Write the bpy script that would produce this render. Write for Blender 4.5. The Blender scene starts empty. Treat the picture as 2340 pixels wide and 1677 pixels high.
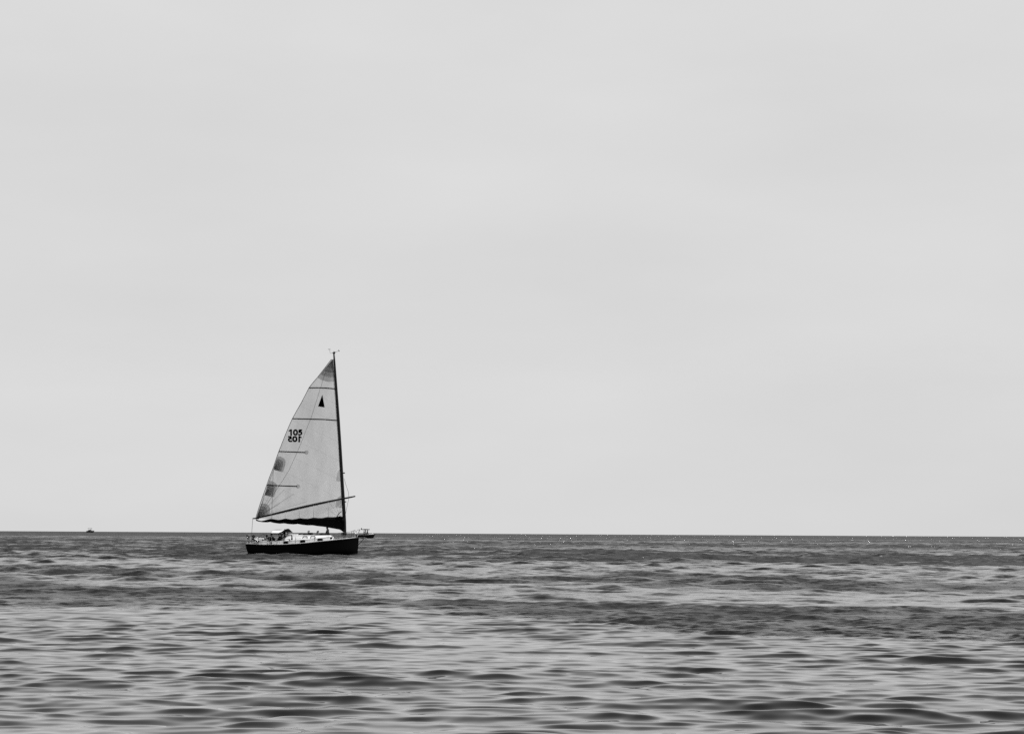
import bpy, bmesh, math, random
import numpy as np
from mathutils import Vector, Matrix

random.seed(7)
rng = np.random.default_rng(11)
S = bpy.context.scene
COL = S.collection
R = math.radians
PI = math.pi

# ------------------------------------------------------------------ camera
F = 6000.0                      # focal length in pixels of the 2340 px wide photograph
CAMH = 2.0
TILT, ROLL = R(3.63), R(0.316)
cd = bpy.data.cameras.new('camera'); cam = bpy.data.objects.new('camera', cd); COL.objects.link(cam)
cd.sensor_width = 36.0; cd.lens = 36.0 * F / 2340.0
cd.clip_start = 0.5; cd.clip_end = 60000
CM = Matrix.Rotation(PI/2 + TILT, 3, 'X') @ Matrix.Rotation(ROLL, 3, 'Z')
cam.matrix_world = Matrix.Translation((0, 0, CAMH)) @ CM.to_4x4()
S.camera = cam

# ------------------------------------------------------------------ sky and sun
SUN_EL, SUN_AZ = R(64), R(91)   # azimuth clockwise from +Y, the viewing direction
W = bpy.data.worlds.new('World'); S.world = W; W.use_nodes = True
nt = W.node_tree; nt.nodes.clear()
def N(nt, t, **kw):
    n = nt.nodes.new(t)
    for k, v in kw.items(): setattr(n, k, v)
    return n
def math_node(nt, op, a, b=None, c=None, clamp=False):
    n = nt.nodes.new('ShaderNodeMath'); n.operation = op; n.use_clamp = clamp
    for i, v in enumerate((a, b, c)):
        if v is None: continue
        if isinstance(v, (int, float)): n.inputs[i].default_value = v
        else: nt.links.new(v, n.inputs[i])
    return n.outputs[0]
sky = N(nt, 'ShaderNodeTexSky', sky_type='NISHITA'); sky.sun_disc = False
sky.sun_elevation = SUN_EL; sky.sun_rotation = SUN_AZ
sky.air_density = 1.0; sky.dust_density = 3.0; sky.ozone_density = 1.0
bw = N(nt, 'ShaderNodeRGBToBW'); nt.links.new(sky.outputs[0], bw.inputs[0])
tc = N(nt, 'ShaderNodeTexCoord')
mp = N(nt, 'ShaderNodeMapping'); mp.inputs['Scale'].default_value = (5, 5, 16)
nt.links.new(tc.outputs['Generated'], mp.inputs[0])
nz = N(nt, 'ShaderNodeTexNoise'); nz.inputs['Scale'].default_value = 1.3; nz.inputs['Detail'].default_value = 6
nt.links.new(mp.outputs[0], nz.inputs['Vector'])
sz = N(nt, 'ShaderNodeSeparateXYZ'); nt.links.new(tc.outputs['Generated'], sz.inputs[0])
hz = math_node(nt, 'SUBTRACT', 1.0, sz.outputs['Z'], clamp=True)      # bright haze low in the sky, deeper tone overhead
hz = math_node(nt, 'POWER', math_node(nt, 'MULTIPLY', hz, 1.27, clamp=True), 3.2)
haze = math_node(nt, 'MULTIPLY_ADD', hz, 6.3, 0.4)
soft = math_node(nt, 'ADD', haze, math_node(nt, 'MULTIPLY', math_node(nt, 'MINIMUM', bw.outputs[0], 7.0), 0.055))
cl = math_node(nt, 'MULTIPLY_ADD', nz.outputs['Fac'], 0.16, 0.93)
val = math_node(nt, 'MULTIPLY', soft, cl)
bg = N(nt, 'ShaderNodeBackground'); bg.inputs['Strength'].default_value = 0.1
nt.links.new(val, bg.inputs['Color'])
wo = N(nt, 'ShaderNodeOutputWorld'); nt.links.new(bg.outputs[0], wo.inputs[0])

sl = bpy.data.lights.new('sun', 'SUN'); so = bpy.data.objects.new('sun', sl); COL.objects.link(so)
sl.energy = 4.8; sl.angle = R(0.53); sl.color = (1, 1, 1)
sd = Vector((math.sin(SUN_AZ)*math.cos(SUN_EL), math.cos(SUN_AZ)*math.cos(SUN_EL), math.sin(SUN_EL)))
so.rotation_euler = sd.to_track_quat('Z', 'Y').to_euler()

S.view_settings.view_transform = 'Standard'; S.view_settings.look = 'None'
S.view_settings.exposure = 0; S.view_settings.gamma = 1
S.cycles.max_bounces = 6; S.cycles.transparent_max_bounces = 24; S.cycles.sample_clamp_indirect = 4; S.cycles.sample_clamp_direct = 0
S.cycles.use_denoising = False
S.cycles.caustics_reflective = False; S.cycles.caustics_refractive = False

# ------------------------------------------------------------------ helpers
def tag(o, label=None, cat=None, group=None, kind=None):
    if label: o['label'] = label
    if cat: o['category'] = cat
    if group: o['group'] = group
    if kind: o['kind'] = kind
    return o
def empty(name, loc, rz=0):
    o = bpy.data.objects.new(name, None); COL.objects.link(o)
    o.location = loc; o.rotation_euler = (0, 0, rz); return o

def mat(name, g, rough=0.5, spec=0.5, metal=0, var=0.12, scale=6.0, coat=0.0, bump=0.0):
    m = bpy.data.materials.new(name); m.use_nodes = True
    t = m.node_tree; p = t.nodes['Principled BSDF']
    p.inputs['Roughness'].default_value = rough; p.inputs['Metallic'].default_value = metal
    p.inputs['Specular IOR Level'].default_value = spec; p.inputs['Coat Weight'].default_value = coat
    c = t.nodes.new('ShaderNodeTexCoord')
    n = t.nodes.new('ShaderNodeTexNoise'); n.inputs['Scale'].default_value = scale; n.inputs['Detail'].default_value = 5
    t.links.new(c.outputs['Object'], n.inputs['Vector'])
    v = math_node(t, 'MULTIPLY_ADD', n.outputs['Fac'], 2*g*var, g*(1-var))
    t.links.new(v, p.inputs['Base Color'])
    if bump:
        b = t.nodes.new('ShaderNodeBump'); b.inputs['Strength'].default_value = bump; b.inputs['Distance'].default_value = 0.02
        t.links.new(n.outputs['Fac'], b.inputs['Height']); t.links.new(b.outputs[0], p.inputs['Normal'])
    return m
M = dict(
    hull=mat('black_gelcoat', 0.002, 0.4, 0.06), rubrail=mat('dark_rubbing_strake', 0.012, 0.6, 0.2),
    white=mat('white_gelcoat', 0.78, 0.3, 0.4, var=0.05), deck=mat('white_nonskid', 0.8, 0.7, 0.3, var=0.06, scale=20),
    glass=mat('dark_glass', 0.003, 0.5, 0.03), steel=mat('stainless_steel', 0.6, 0.18, 0.5, metal=1, var=0.03),
    spar=mat('dark_backlit_spar', 0.010, 0.45, 0.25), sparlight=mat('pale_spar', 0.35, 0.4, 0.4),  # spar: the backlit mast's shade is put into the dark base colour
    canvas_black=mat('black_canvas', 0.004, 0.9, 0.05, bump=0.3, scale=14), canvas_white=mat('white_canvas', 0.8, 0.8, 0.2, var=0.05),
    rope=mat('grey_rope', 0.10, 0.8, 0.2), ropedark=mat('dark_rope', 0.02, 0.8, 0.2),
    black=mat('matt_black', 0.008, 0.6, 0.2), grey=mat('grey_plastic', 0.13, 0.6, 0.3), lightgrey=mat('light_grey', 0.45, 0.6, 0.3),
    skin=mat('skin', 0.12, 0.6, 0.3), hair=mat('dark_hair', 0.01, 0.7, 0.2), jacket=mat('dark_jacket', 0.010, 0.85, 0.1),  # skin: silhouette shade of the figures put into its base colour
    trousers=mat('dark_trousers', 0.015, 0.85, 0.1), shirt=mat('grey_shirt', 0.05, 0.85, 0.1), cap=mat('dark_cap', 0.01, 0.8, 0.1),
    letter=mat('black_sail_number', 0.002, 0.8, 0.0),
)

class MB:
    """collects simple shapes into one mesh"""
    def __init__(s): s.v = []; s.f = []; s.sm = []
    def add(s, v, f, smooth=True):
        b = len(s.v); s.v += [tuple(x) for x in v]
        s.f += [tuple(i+b for i in q) for q in f]; s.sm += [smooth]*len(f); return s
    def rings(s, rings, closed=True, caps=True, smooth=True):
        n = len(rings[0]); v = [p for r in rings for p in r]; f = []
        for i in range(len(rings)-1):
            for j in range(n if closed else n-1):
                a = i*n+j; b = i*n+(j+1) % n
                f.append((a, b, b+n, a+n))
        s.add(v, f, smooth)
        if caps:
            base = len(s.v)-len(v)
            s.f.append(tuple(base+j for j in range(n))[::-1]); s.f.append(tuple(base+(len(rings)-1)*n+j for j in range(n)))
            s.sm += [False, False]
        return s
    def tube(s, pts, r, seg=8, caps=True):
        pts = [Vector(p) for p in pts]
        if isinstance(r, (int, float)): r = [r]*len(pts)
        rings = []; up = None
        for i, p in enumerate(pts):
            d = (pts[min(i+1, len(pts)-1)]-pts[max(i-1, 0)]).normalized()
            if up is None:
                up = Vector((0, 1, 0)) if abs(d.y) < 0.9 else Vector((1, 0, 0))
            a = d.cross(up).normalized(); b = d.cross(a).normalized(); up = -b if up.dot(-b) > 0 else b
            rings.append([p + (a*math.cos(t)+b*math.sin(t))*r[i] for t in [2*PI*k/seg for k in range(seg)]])
        return s.rings(rings, True, caps)
    def box(s, c, size, bev=0.0, rz=0, taper=1.0):
        x, y, z = [q/2 for q in size]
        def ring(zz, k, kk):
            b = min(bev, x*0.8, y*0.8); out = []
            for sx, sy in ((1, 1), (-1, 1), (-1, -1), (1, -1)):
                X, Y = x*k*kk, y*k*kk
                p = [(sx*X, sy*(Y-b)), (sx*(X-b), sy*Y)]
                if (sx, sy) in ((-1, 1), (1, -1)): p.reverse()
                out += p if b > 0 else [(sx*X, sy*Y)]
            cs, sn = math.cos(rz), math.sin(rz)
            return [(c[0]+a*cs-q*sn, c[1]+a*sn+q*cs, c[2]+zz) for a, q in out]
        if bev > 0:
            b = min(bev, z*0.8); k = 1-b/max(x, y, 1e-6)
            rr = [ring(-z, 1, k), ring(-z+b, 1, 1), ring(z-b, taper, 1), ring(z, taper, k)]
        else: rr = [ring(-z, 1, 1), ring(z, taper, 1)]
        return s.rings(rr, True, True, smooth=False)
    def ball(s, c, r, seg=12, n=8, sc=(1, 1, 1), lo=-1, hi=1):
        rr = []
        for i in range(n+1):
            t = lo+(hi-lo)*i/n; t = math.sin(t*PI/2); q = math.sqrt(max(1-t*t, 1e-5))
            rr.append([(c[0]+r*sc[0]*q*math.cos(2*PI*k/seg), c[1]+r*sc[1]*q*math.sin(2*PI*k/seg), c[2]+r*sc[2]*t) for k in range(seg)])
        return s.rings(rr)
    def build(s, name, m, parent=None, label=None):
        me = bpy.data.meshes.new(name); me.from_pydata(s.v, [], s.f); me.update()
        me.polygons.foreach_set('use_smooth', s.sm)
        me.materials.append(M[m] if isinstance(m, str) else m)
        bm = bmesh.new(); bm.from_mesh(me); bmesh.ops.recalc_face_normals(bm, faces=bm.faces); bm.to_mesh(me); bm.free()
        o = bpy.data.objects.new(name, me); COL.objects.link(o)
        if parent: o.parent = parent
        if label: o['label'] = label
        return o

def lerp(tbl, x):
    xs = [t[0] for t in tbl]; ys = [t[1] for t in tbl]
    return float(np.interp(x, xs, ys))
def ray(px, py):
    return CM @ Vector(((px-1170)/F, (838.5-py)/F, -1))
class Frame:
    """local frame of a boat: x forward, y to port, z up; L() finds the local x, z of a sight line at a given y"""
    def __init__(s, px, Y, yaw):
        d = ray(px, 1219); s.o = Vector((d.x/d.y*Y, Y, 0)); s.yaw = yaw
        s.inv = Matrix.Rotation(-yaw, 3, 'Z')
    def L(s, px, py, lat=0.0):
        o = s.inv @ (Vector((0, 0, CAMH))-s.o); d = s.inv @ ray(px, py)
        t = (lat-o.y)/d.y; p = o+d*t; return Vector((p.x, lat, p.z))
    def world(s, p): return s.o + Matrix.Rotation(s.yaw, 3, 'Z') @ Vector(p)

# ------------------------------------------------------------------ the water
def smooth(a, b, x):
    t = np.clip((x-a)/(b-a), 0, 1); return t*t*(3-2*t)
def vnoise(x, y, seed):
    """value noise with smooth interpolation"""
    r = np.random.default_rng(seed).random((256, 256)).astype(np.float32)
    xi = np.floor(x).astype(np.int64); yi = np.floor(y).astype(np.int64)
    fx = x-xi; fy = y-yi; fx = fx*fx*(3-2*fx); fy = fy*fy*(3-2*fy)
    g = lambda a, b: r[a & 255, b & 255]
    return (g(xi, yi)*(1-fx)+g(xi+1, yi)*fx)*(1-fy)+(g(xi, yi+1)*(1-fx)+g(xi+1, yi+1)*fx)*fy
def fbm(x, y, seed, o=3):
    a = 0; w = 0.5; t = 0
    for i in range(o):
        a = a+w*vnoise(x*2**i+17*i, y*2**i+5*i, seed+i); t += w; w *= 0.55
    return a/t

# wind ripple patches (cat's paws) on the water: (px, row below the horizon) -> strength, where they lie on the water
# each band: list of (px, top, bottom) and its strength
BANDS = [
    ([(-900, 26, 47), (300, 27, 47), (1100, 30, 55), (1800, 43, 66), (2340, 46, 70), (3300, 50, 74)], 1.0),
    ([(-900, 0, 14), (600, 0, 12), (1170, 0, 16), (2340, 0, 20), (3300, 0, 20)], 0.75),
    ([(-900, 17, 22), (600, 17, 22), (1170, 18, 23), (2340, 24, 36), (3300, 24, 36)], 0.8),
    ([(-900, 108, 180), (0, 110, 182), (300, 125, 180), (600, 135, 168), (900, 150, 178), (1180, 158, 186), (1500, 160, 205), (1800, 165, 222), (2340, 172, 246), (3300, 172, 250)], 0.98),
    ([(-900, 80, 100), (0, 82, 100), (600, 95, 112), (900, 96, 118), (1170, 105, 118), (1500, 92, 124), (2000, 108, 132), (2340, 112, 130), (3300, 110, 130)], 0.5),
]
def ripple_mask(x, y):
    u = x/y*F+1170; dy = CAMH*F/y
    wob = (fbm(x/7.0, y/9.0, 31)-0.5); wob2 = (fbm(x/1.6, y/4.0, 77)-0.5)
    m = np.zeros_like(x)
    for tab, s in BANDS:
        px = [t[0] for t in tab]
        top = np.interp(u, px, [t[1] for t in tab]); bot = np.interp(u, px, [t[2] for t in tab])
        h = bot-top; e = 0.11*h+1.0
        d = dy*(1+0.16*wob+0.07*wob2+0.10*(fbm(x/40.0, y/30.0, 8, 4)-0.5))
        b = smooth(top-e, top+e, d) if top.max() > 0.5 else 1.0
        b = b*(1-smooth(bot-e, bot+e, d))
        if s > 0.9 and top.max() > 100: s = np.interp(u, [300, 1500], [0.62, 0.98])
        m = np.maximum(m, b*s)
    # patchiness, stretched across the wind
    st = np.clip((fbm(x/260.0, y/120.0, 91, 8)-0.5)*2.6+0.5, 0, 1)
    fs = np.clip((fbm(x/3.0, y/6.0, 17, 3)-0.5)*2.2+0.5, 0, 1)
    m = m*(0.40+0.42*st+0.55*fs)+0.16*st*smooth(60, 140, y)
    m = np.maximum(m, 0.55*smooth(165, 200, y)*(0.6+0.8*fs*st+0.3*st)); m = np.maximum(m, 0.22*smooth(58, 85, y))
    fg = np.clip((fbm(x/5.0, y/16.0, 61, 4)-0.5)*2.6+0.5, 0, 1); k = smooth(120, 180, y); m = m*(1-k)+m*k*(0.40+1.0*fg)
    far = smooth(150, 420, y)
    m = np.maximum(m, far*np.clip(0.30+1.2*(fbm(x/150.0, y/55.0, 53, 4)-0.45), 0, 1))
    m = np.maximum(m, 0.75*smooth(600, 1500, y))
    return np.clip(m, 0, 1).astype(np.float32)

def build_water():
    rows = [22.0]
    while rows[-1] < 900:
        y = rows[-1]; rows.append(y+0.17*y*y/(CAMH*2626.0))
        if rows[-1]-rows[-2] > 0.33: break
    while rows[-1] < 1100: rows.append(rows[-1]+max(0.34, 0.0015*rows[-1]))
    y = rows[-1]
    while y < 30000: y *= 1.035; rows.append(y)
    rows = np.array([-3000, -600, -100, -10, 8, 14, 18, 20]+rows, dtype=np.float64)
    nc = 900
    t = np.linspace(-1, 1, nc); t = np.concatenate([[-60, -14, -5, -2.4, -1.4], t, [1.4, 2.4, 5, 14, 60]])
    half = 0.26*np.maximum(rows, 22)
    X = (half[:, None]*t[None, :]); Y = np.repeat(rows[:, None], len(t), 1)
    m = np.zeros_like(X, dtype=np.float32); vis = rows > 19
    m[vis] = ripple_mask(X[vis], Y[vis])
    spy = np.gradient(rows)[:, None]*np.ones_like(X); spx = np.gradient(X, axis=1)
    sp = np.maximum(spy, np.abs(spx)).astype(np.float32)
    Z = np.zeros_like(X, dtype=np.float32); missing = np.zeros_like(Z); DX = np.zeros_like(Z); DY = np.zeros_like(Z)
    Xf = X.astype(np.float64); Yf = Y.astype(np.float64)
    calm_gain = (0.58+0.84*fbm(X/5.0, Y/6.0, 5)).astype(np.float32)
    def wave(lam, th, slope, ph, w):
        nonlocal Z, missing, DX, DY
        k = 2*PI/lam; kx, ky = k*math.sin(th), k*math.cos(th)
        fade = 1-smooth(0.22*lam, 0.45*lam, sp)
        p = np.remainder(kx*Xf+ky*Yf+ph, 2*PI).astype(np.float32)
        a = (slope/k)*w
        Z += a*fade*np.cos(p)
        q = a*fade*np.sin(p)*1.25
        DX -= q*math.sin(th); DY -= q*math.cos(th)
        missing += ((1-fade)*(slope*w)**2*0.5).astype(np.float32)
    n1 = 70
    for i in range(n1):                       # the smooth chop that shows everywhere
        lam = 0.33*(3.3/0.33)**((i+rng.random())/n1)
        th = rng.normal(0.06, 0.38 if lam > 1.0 else 0.50)
        slope = 0.0215*(0.75+0.5*rng.random())*(1.0 if lam < 1.2 else 0.66)
        wave(lam, th, slope, rng.random()*2*PI, calm_gain)
    n2 = 36
    for i in range(n2):                       # the short steep ripple inside the wind patches
        lam = 0.22*(1.3/0.22)**((i+rng.random())/n2)
        th = rng.normal(-0.1, 0.7)
        wave(lam, th, 0.038*(0.7+0.6*rng.random()), rng.random()*2*PI, m)
    open_sea = (smooth(42, 120, Y)*(0.65+0.5*m)).astype(np.float32)
    for i in range(24):                       # longer, higher waves farther out
        lam = 1.5*(6.5/1.5)**((i+rng.random())/24)
        wave(lam, rng.normal(0.15, 0.62), 0.042*(0.7+0.6*rng.random()), rng.random()*2*PI, open_sea)
    X2 = X+DX; Y2 = Y+DY
    nr, ncc = X.shape
    co = np.stack([X2, Y2, Z], -1).astype(np.float32).reshape(-1, 3)
    idx = np.arange(nr*ncc).reshape(nr, ncc)
    q = np.stack([idx[:-1, :-1], idx[:-1, 1:], idx[1:, 1:], idx[1:, :-1]], -1).reshape(-1, 4).astype(np.int32)
    me = bpy.data.meshes.new('sea_water')
    me.vertices.add(len(co)); me.vertices.foreach_set('co', co.ravel())
    me.loops.add(q.size); me.loops.foreach_set('vertex_index', q.ravel())
    me.polygons.add(len(q)); me.polygons.foreach_set('loop_start', np.arange(0, q.size, 4, dtype=np.int32))
    me.polygons.foreach_set('use_smooth', np.ones(len(q), dtype=bool))
    me.update(calc_edges=True)
    for nm, arr in (('ripple', m), ('chop', np.sqrt(missing))):
        at = me.attributes.new(nm, 'FLOAT', 'POINT'); at.data.foreach_set('value', arr.astype(np.float32).ravel())
    o = bpy.data.objects.new('sea_water', me); COL.objects.link(o)
    tag(o, 'grey sea with smooth chop near by and dark wind-ruffled bands', None, None, 'structure')
    return o
sea = build_water()

def water_material():
    m = bpy.data.materials.new('sea_water'); m.use_nodes = True
    t = m.node_tree; p = t.nodes['Principled BSDF']
    ge = N(t, 'ShaderNodeNewGeometry')
    ar = N(t, 'ShaderNodeAttribute', attribute_name='ripple'); ac = N(t, 'ShaderNodeAttribute', attribute_name='chop')
    def noise(scale, detail, off):
        mp = N(t, 'ShaderNodeMapping'); mp.inputs['Location'].default_value = off; mp.inputs['Scale'].default_value = (0.6*scale, scale, scale)
        t.links.new(ge.outputs['Position'], mp.inputs[0])
        n = N(t, 'ShaderNodeTexNoise', noise_dimensions='2D'); n.inputs['Scale'].default_value = 1; n.inputs['Detail'].default_value = detail
        n.inputs['Roughness'].default_value = 0.6
        t.links.new(mp.outputs[0], n.inputs['Vector'])
        s = N(t, 'ShaderNodeVectorMath', operation='SUBTRACT'); s.inputs[1].default_value = (0.5, 0.5, 0.5)
        t.links.new(n.outputs['Color'], s.inputs[0]); return s.outputs[0]
    def scaled(vec, f):
        s = N(t, 'ShaderNodeVectorMath', operation='SCALE'); t.links.new(vec, s.inputs[0])
        if isinstance(f, (int, float)): s.inputs['Scale'].default_value = f
        else: t.links.new(f, s.inputs['Scale'])
        return s.outputs[0]
    def add(a, b):
        s = N(t, 'ShaderNodeVectorMath', operation='ADD'); t.links.new(a, s.inputs[0]); t.links.new(b, s.inputs[1]); return s.outputs[0]
    rip = ar.outputs['Fac']; chop = ac.outputs['Fac']
    fine = scaled(noise(5.0, 3, (3, 7, 0)), math_node(t, 'MULTIPLY_ADD', rip, 1.1, 0.03))
    mid = scaled(noise(0.9, 3, (31, 3, 0)), math_node(t, 'MULTIPLY', chop, 3.5))
    v = add(fine, mid)
    fl = N(t, 'ShaderNodeVectorMath', operation='MULTIPLY'); fl.inputs[1].default_value = (0.8, 1, 0); t.links.new(v, fl.inputs[0])
    # rare steep wavelet faces that flash the sun back
    mg = N(t, 'ShaderNodeMapping'); mg.inputs['Scale'].default_value = (6.0, 6.0, 1); t.links.new(ge.outputs['Position'], mg.inputs[0])
    vo = N(t, 'ShaderNodeTexVoronoi', voronoi_dimensions='2D'); vo.inputs['Scale'].default_value = 1; t.links.new(mg.outputs[0], vo.inputs['Vector'])
    sc_ = N(t, 'ShaderNodeSeparateColor'); t.links.new(vo.outputs['Color'], sc_.inputs[0])
    gate = math_node(t, 'MULTIPLY', math_node(t, 'GREATER_THAN', math_node(t, 'MULTIPLY_ADD', math_node(t, 'MULTIPLY', rip, math_node(t, 'MULTIPLY', math_node(t, 'SUBTRACT', chop, 0.155), 16.0, clamp=True)), 0.009, sc_.outputs[0]), 1.002), math_node(t, 'LESS_THAN', vo.outputs['Distance'], 0.33))
    st = N(t, 'ShaderNodeCombineXYZ'); st.inputs['X'].default_value = 0.0
    t.links.new(math_node(t, 'MULTIPLY_ADD', sc_.outputs[1], 0.40, 0.12), st.inputs['X'])
    t.links.new(math_node(t, 'MULTIPLY_ADD', sc_.outputs[2], 0.14, -1.13), st.inputs['Y'])
    mx = N(t, 'ShaderNodeMix', data_type='VECTOR'); t.links.new(gate, mx.inputs[0]); t.links.new(fl.outputs[0], mx.inputs[4]); t.links.new(st.outputs[0], mx.inputs[5])
    s = add(ge.outputs['Normal'], mx.outputs[1])
    nn = N(t, 'ShaderNodeVectorMath', operation='NORMALIZE'); t.links.new(s, nn.inputs[0])
    t.links.new(nn.outputs[0], p.inputs['Normal'])
    p.inputs['Base Color'].default_value = (0.008, 0.008, 0.008, 1)
    p.inputs['IOR'].default_value = 1.65
    t.links.new(math_node(t, 'MULTIPLY_ADD', rip, math_node(t, 'MULTIPLY_ADD', chop, 1.9, 0.17), 0.03), p.inputs['Roughness'])
    r0 = p.inputs['Roughness'].links[0].from_socket
    t.links.new(math_node(t, 'MULTIPLY', r0, math_node(t, 'MULTIPLY_ADD', gate, -0.6, 1.0)), p.inputs['Roughness'])
    return m
sea.data.materials.append(water_material())

# ------------------------------------------------------------------ people
def skin_obj(name, joints, edges, m, parent, root=0, sub=1):
    me = bpy.data.meshes.new(name); me.from_pydata([j[0] for j in joints], edges, []); me.update()
    o = bpy.data.objects.new(name, me); COL.objects.link(o); o.parent = parent
    md = o.modifiers.new('skin', 'SKIN'); md.use_smooth_shade = True
    if not me.skin_vertices: me.skin_vertices.new()
    sv = me.skin_vertices[0].data
    for i, j in enumerate(joints):
        r = j[1]; sv[i].radius = (r, r) if isinstance(r, (int, float)) else r
        sv[i].use_root = (i == root)
    sb = o.modifiers.new('subsurf', 'SUBSURF'); sb.levels = sub; sb.render_levels = sub
    me.materials.append(M[m]); return o
def person(label, loc, rz, pose, jacket='jacket', trousers='trousers', hat=None, group=None, bulk=1.0, scale=1.0):
    """local: +x is where the person faces, pelvis at origin; pose gives joints"""
    r = empty('person', loc, rz); tag(r, label, 'person', group); r.scale = (scale,)*3
    P = dict(pelvis=(0, 0, 0.10), chest=(0.02, 0, 0.42), neck=(0.03, 0, 0.58), head=(0.06, 0, 0.72))
    P.update(pose)
    V = {k: Vector(v) for k, v in P.items()}
    J = [(V['pelvis'], (0.15, 0.11)), ((V['pelvis']+V['chest'])/2, (0.14, 0.10)), (V['chest'], (0.17, 0.11)), (V['neck'], 0.055),
         (V['head']-Vector((0, 0, 0.04)), 0.075), (V['head']+Vector((0, 0, 0.05)), (0.085, 0.095))]
    E = [(0, 1), (1, 2), (2, 3), (3, 4), (4, 5)]
    fwd = Vector((1, 0, 0))
    J.append((V['head']+Vector((0.10, 0, 0.0)), 0.016)); E.append((4, 6))     # nose
    JK = [(j[0], (j[1][0]*1.12*bulk, j[1][1]*1.15*bulk) if not isinstance(j[1], float) else j[1]*1.2) for j in J[:4]]; JE = [(0, 1), (1, 2), (2, 3)]
    TR = [(V['pelvis'], (0.16, 0.12))]; TE = []
    for sgn, side in ((1, 'l'), (-1, 'r')):
        sh = V['chest']+Vector((0, 0.19*sgn, 0.08)); el = V['elbow_'+side]; wr = V['wrist_'+side]
        b = len(J); J += [(sh, 0.055), (el, 0.042), (wr, 0.028)]
        E += [(2, b), (b, b+1), (b+1, b+2)]
        d = (wr-el).normalized(); pl = wr+d*0.06; J.append((pl, (0.035, 0.016))); E.append((b+2, b+3))
        lat = d.cross(Vector((0, 0, 1)));  lat = lat.normalized() if lat.length > 0.1 else Vector((1, 0, 0))
        for k in range(4):
            q = len(J); o1 = pl+d*0.05+lat*(k-1.5)*0.020; o2 = o1+d*(0.030+0.006*(1.5-abs(k-1.5)))+Vector((0, 0, -0.015))
            J += [(o1, 0.009), (o2, 0.007)]; E += [(b+3, q), (q, q+1)]
        q = len(J); J += [(wr+d*0.03+lat*0.05*sgn, 0.010), (wr+d*0.06+lat*0.065*sgn, 0.008)]; E += [(b+2, q), (q, q+1)]
        c = len(JK); JK += [(sh, 0.075*bulk), (el, 0.06*bulk), (el.lerp(wr, 0.9), 0.045*bulk)]; JE += [(2, c), (c, c+1), (c+1, c+2)]
        hp = V['pelvis']+Vector((0, 0.10*sgn, -0.01)); kn = V['knee_'+side]; an = V['ankle_'+side]
        b = len(J); J += [(hp, 0.085), (kn, 0.058), (an, 0.038), (an+Vector((0.14, 0, -0.05)), 0.03)]
        E += [(0, b), (b, b+1), (b+1, b+2), (b+2, b+3)]
        c = len(TR); TR += [(hp, 0.105), (kn, 0.075), (kn.lerp(an, 0.9), 0.058)]; TE += [(0, c), (c, c+1), (c+1, c+2)]
    skin_obj('body', J, E, 'skin', r)
    skin_obj('jacket', JK, JE, jacket, r)
    skin_obj('trousers', TR, TE, trousers, r)
    h = V['head']
    MB().ball((h.x-0.02, h.y, h.z+0.055), 0.108, sc=(1.05, 0.95, 1.0), lo=-0.25, hi=1).build('hair', 'hair', r)
    if hat:
        c = MB().ball((h.x-0.005, h.y, h.z+0.085), 0.118, sc=(1.08, 1.0, 0.8), lo=0, hi=1)
        c.rings([[(h.x+0.09+0.11*math.cos(t)*k, h.y+0.085*math.sin(t)*k, h.z+0.085+dz) for t in [2*PI*i/12 for i in range(12)]] for k, dz in ((1, 0), (1, 0.012))])
        c.build('cap', hat, r)
    return r
SIT = dict(elbow_l=(0.12, 0.28, 0.22), wrist_l=(0.34, 0.20, 0.14), elbow_r=(0.12, -0.28, 0.22), wrist_r=(0.34, -0.20, 0.14),
           knee_l=(0.44, 0.16, 0.16), knee_r=(0.44, -0.16, 0.14), ankle_l=(0.52, 0.16, -0.28), ankle_r=(0.50, -0.16, -0.28))
STAND = dict(pelvis=(0, 0, 0.92), chest=(0.0, 0, 1.28), neck=(0.0, 0, 1.46), head=(0.03, 0, 1.60),
             elbow_l=(0.06, 0.27, 1.08), wrist_l=(0.28, 0.20, 1.08), elbow_r=(0.06, -0.27, 1.08), wrist_r=(0.28, -0.20, 1.08),
             knee_l=(0.05, 0.12, 0.50), knee_r=(0.02, -0.12, 0.50), ankle_l=(0.0, 0.14, 0.08), ankle_r=(-0.04, -0.14, 0.08))

# ------------------------------------------------------------------ the sailing boat
B = Frame(690, 234, R(-4)); L = B.L
boat = empty('sailing_boat', B.o, B.yaw)
tag(boat, 'black-hulled sailing boat with one tall pale sail numbered 105', 'sailing boat')
SHEER = [(560.4, 1243.0), (575, 1243.9), (600, 1244.6), (615, 1244.8), (640, 1244.6), (669, 1243.5), (700, 1240.8), (720, 1238.6), (750, 1235.5), (780, 1232.4), (800, 1230.2), (812, 1228.9), (819.8, 1228.0)]
BEAM = [(560, 1.22), (575, 1.42), (600, 1.62), (640, 1.82), (690, 1.88), (730, 1.78), (760, 1.52), (785, 1.12), (800, 0.78), (812, 0.38), (819.8, 0.05)]
KEEL = [(560, -0.35), (575, -0.5), (600, -0.6), (700, -0.75), (790, -0.6), (812, -0.45), (819.8, -0.35)]
def station(px):
    b = lerp(BEAM, px); p = L(px, lerp(SHEER, px), -b)
    return p.x, b, p.z
def sheer_z(x):
    return lerp(SH_T, x)
pxs = [560.4, 564, 570, 580, 592, 606, 622, 640, 660, 680, 700, 720, 740, 758, 772, 785, 795, 803, 809, 814, 817.5, 819.8]
ST = [station(p) for p in pxs]
SH_T = [(s[0], s[2]) for s in ST]; BM_T = [(s[0], s[1]) for s in ST]
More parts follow.
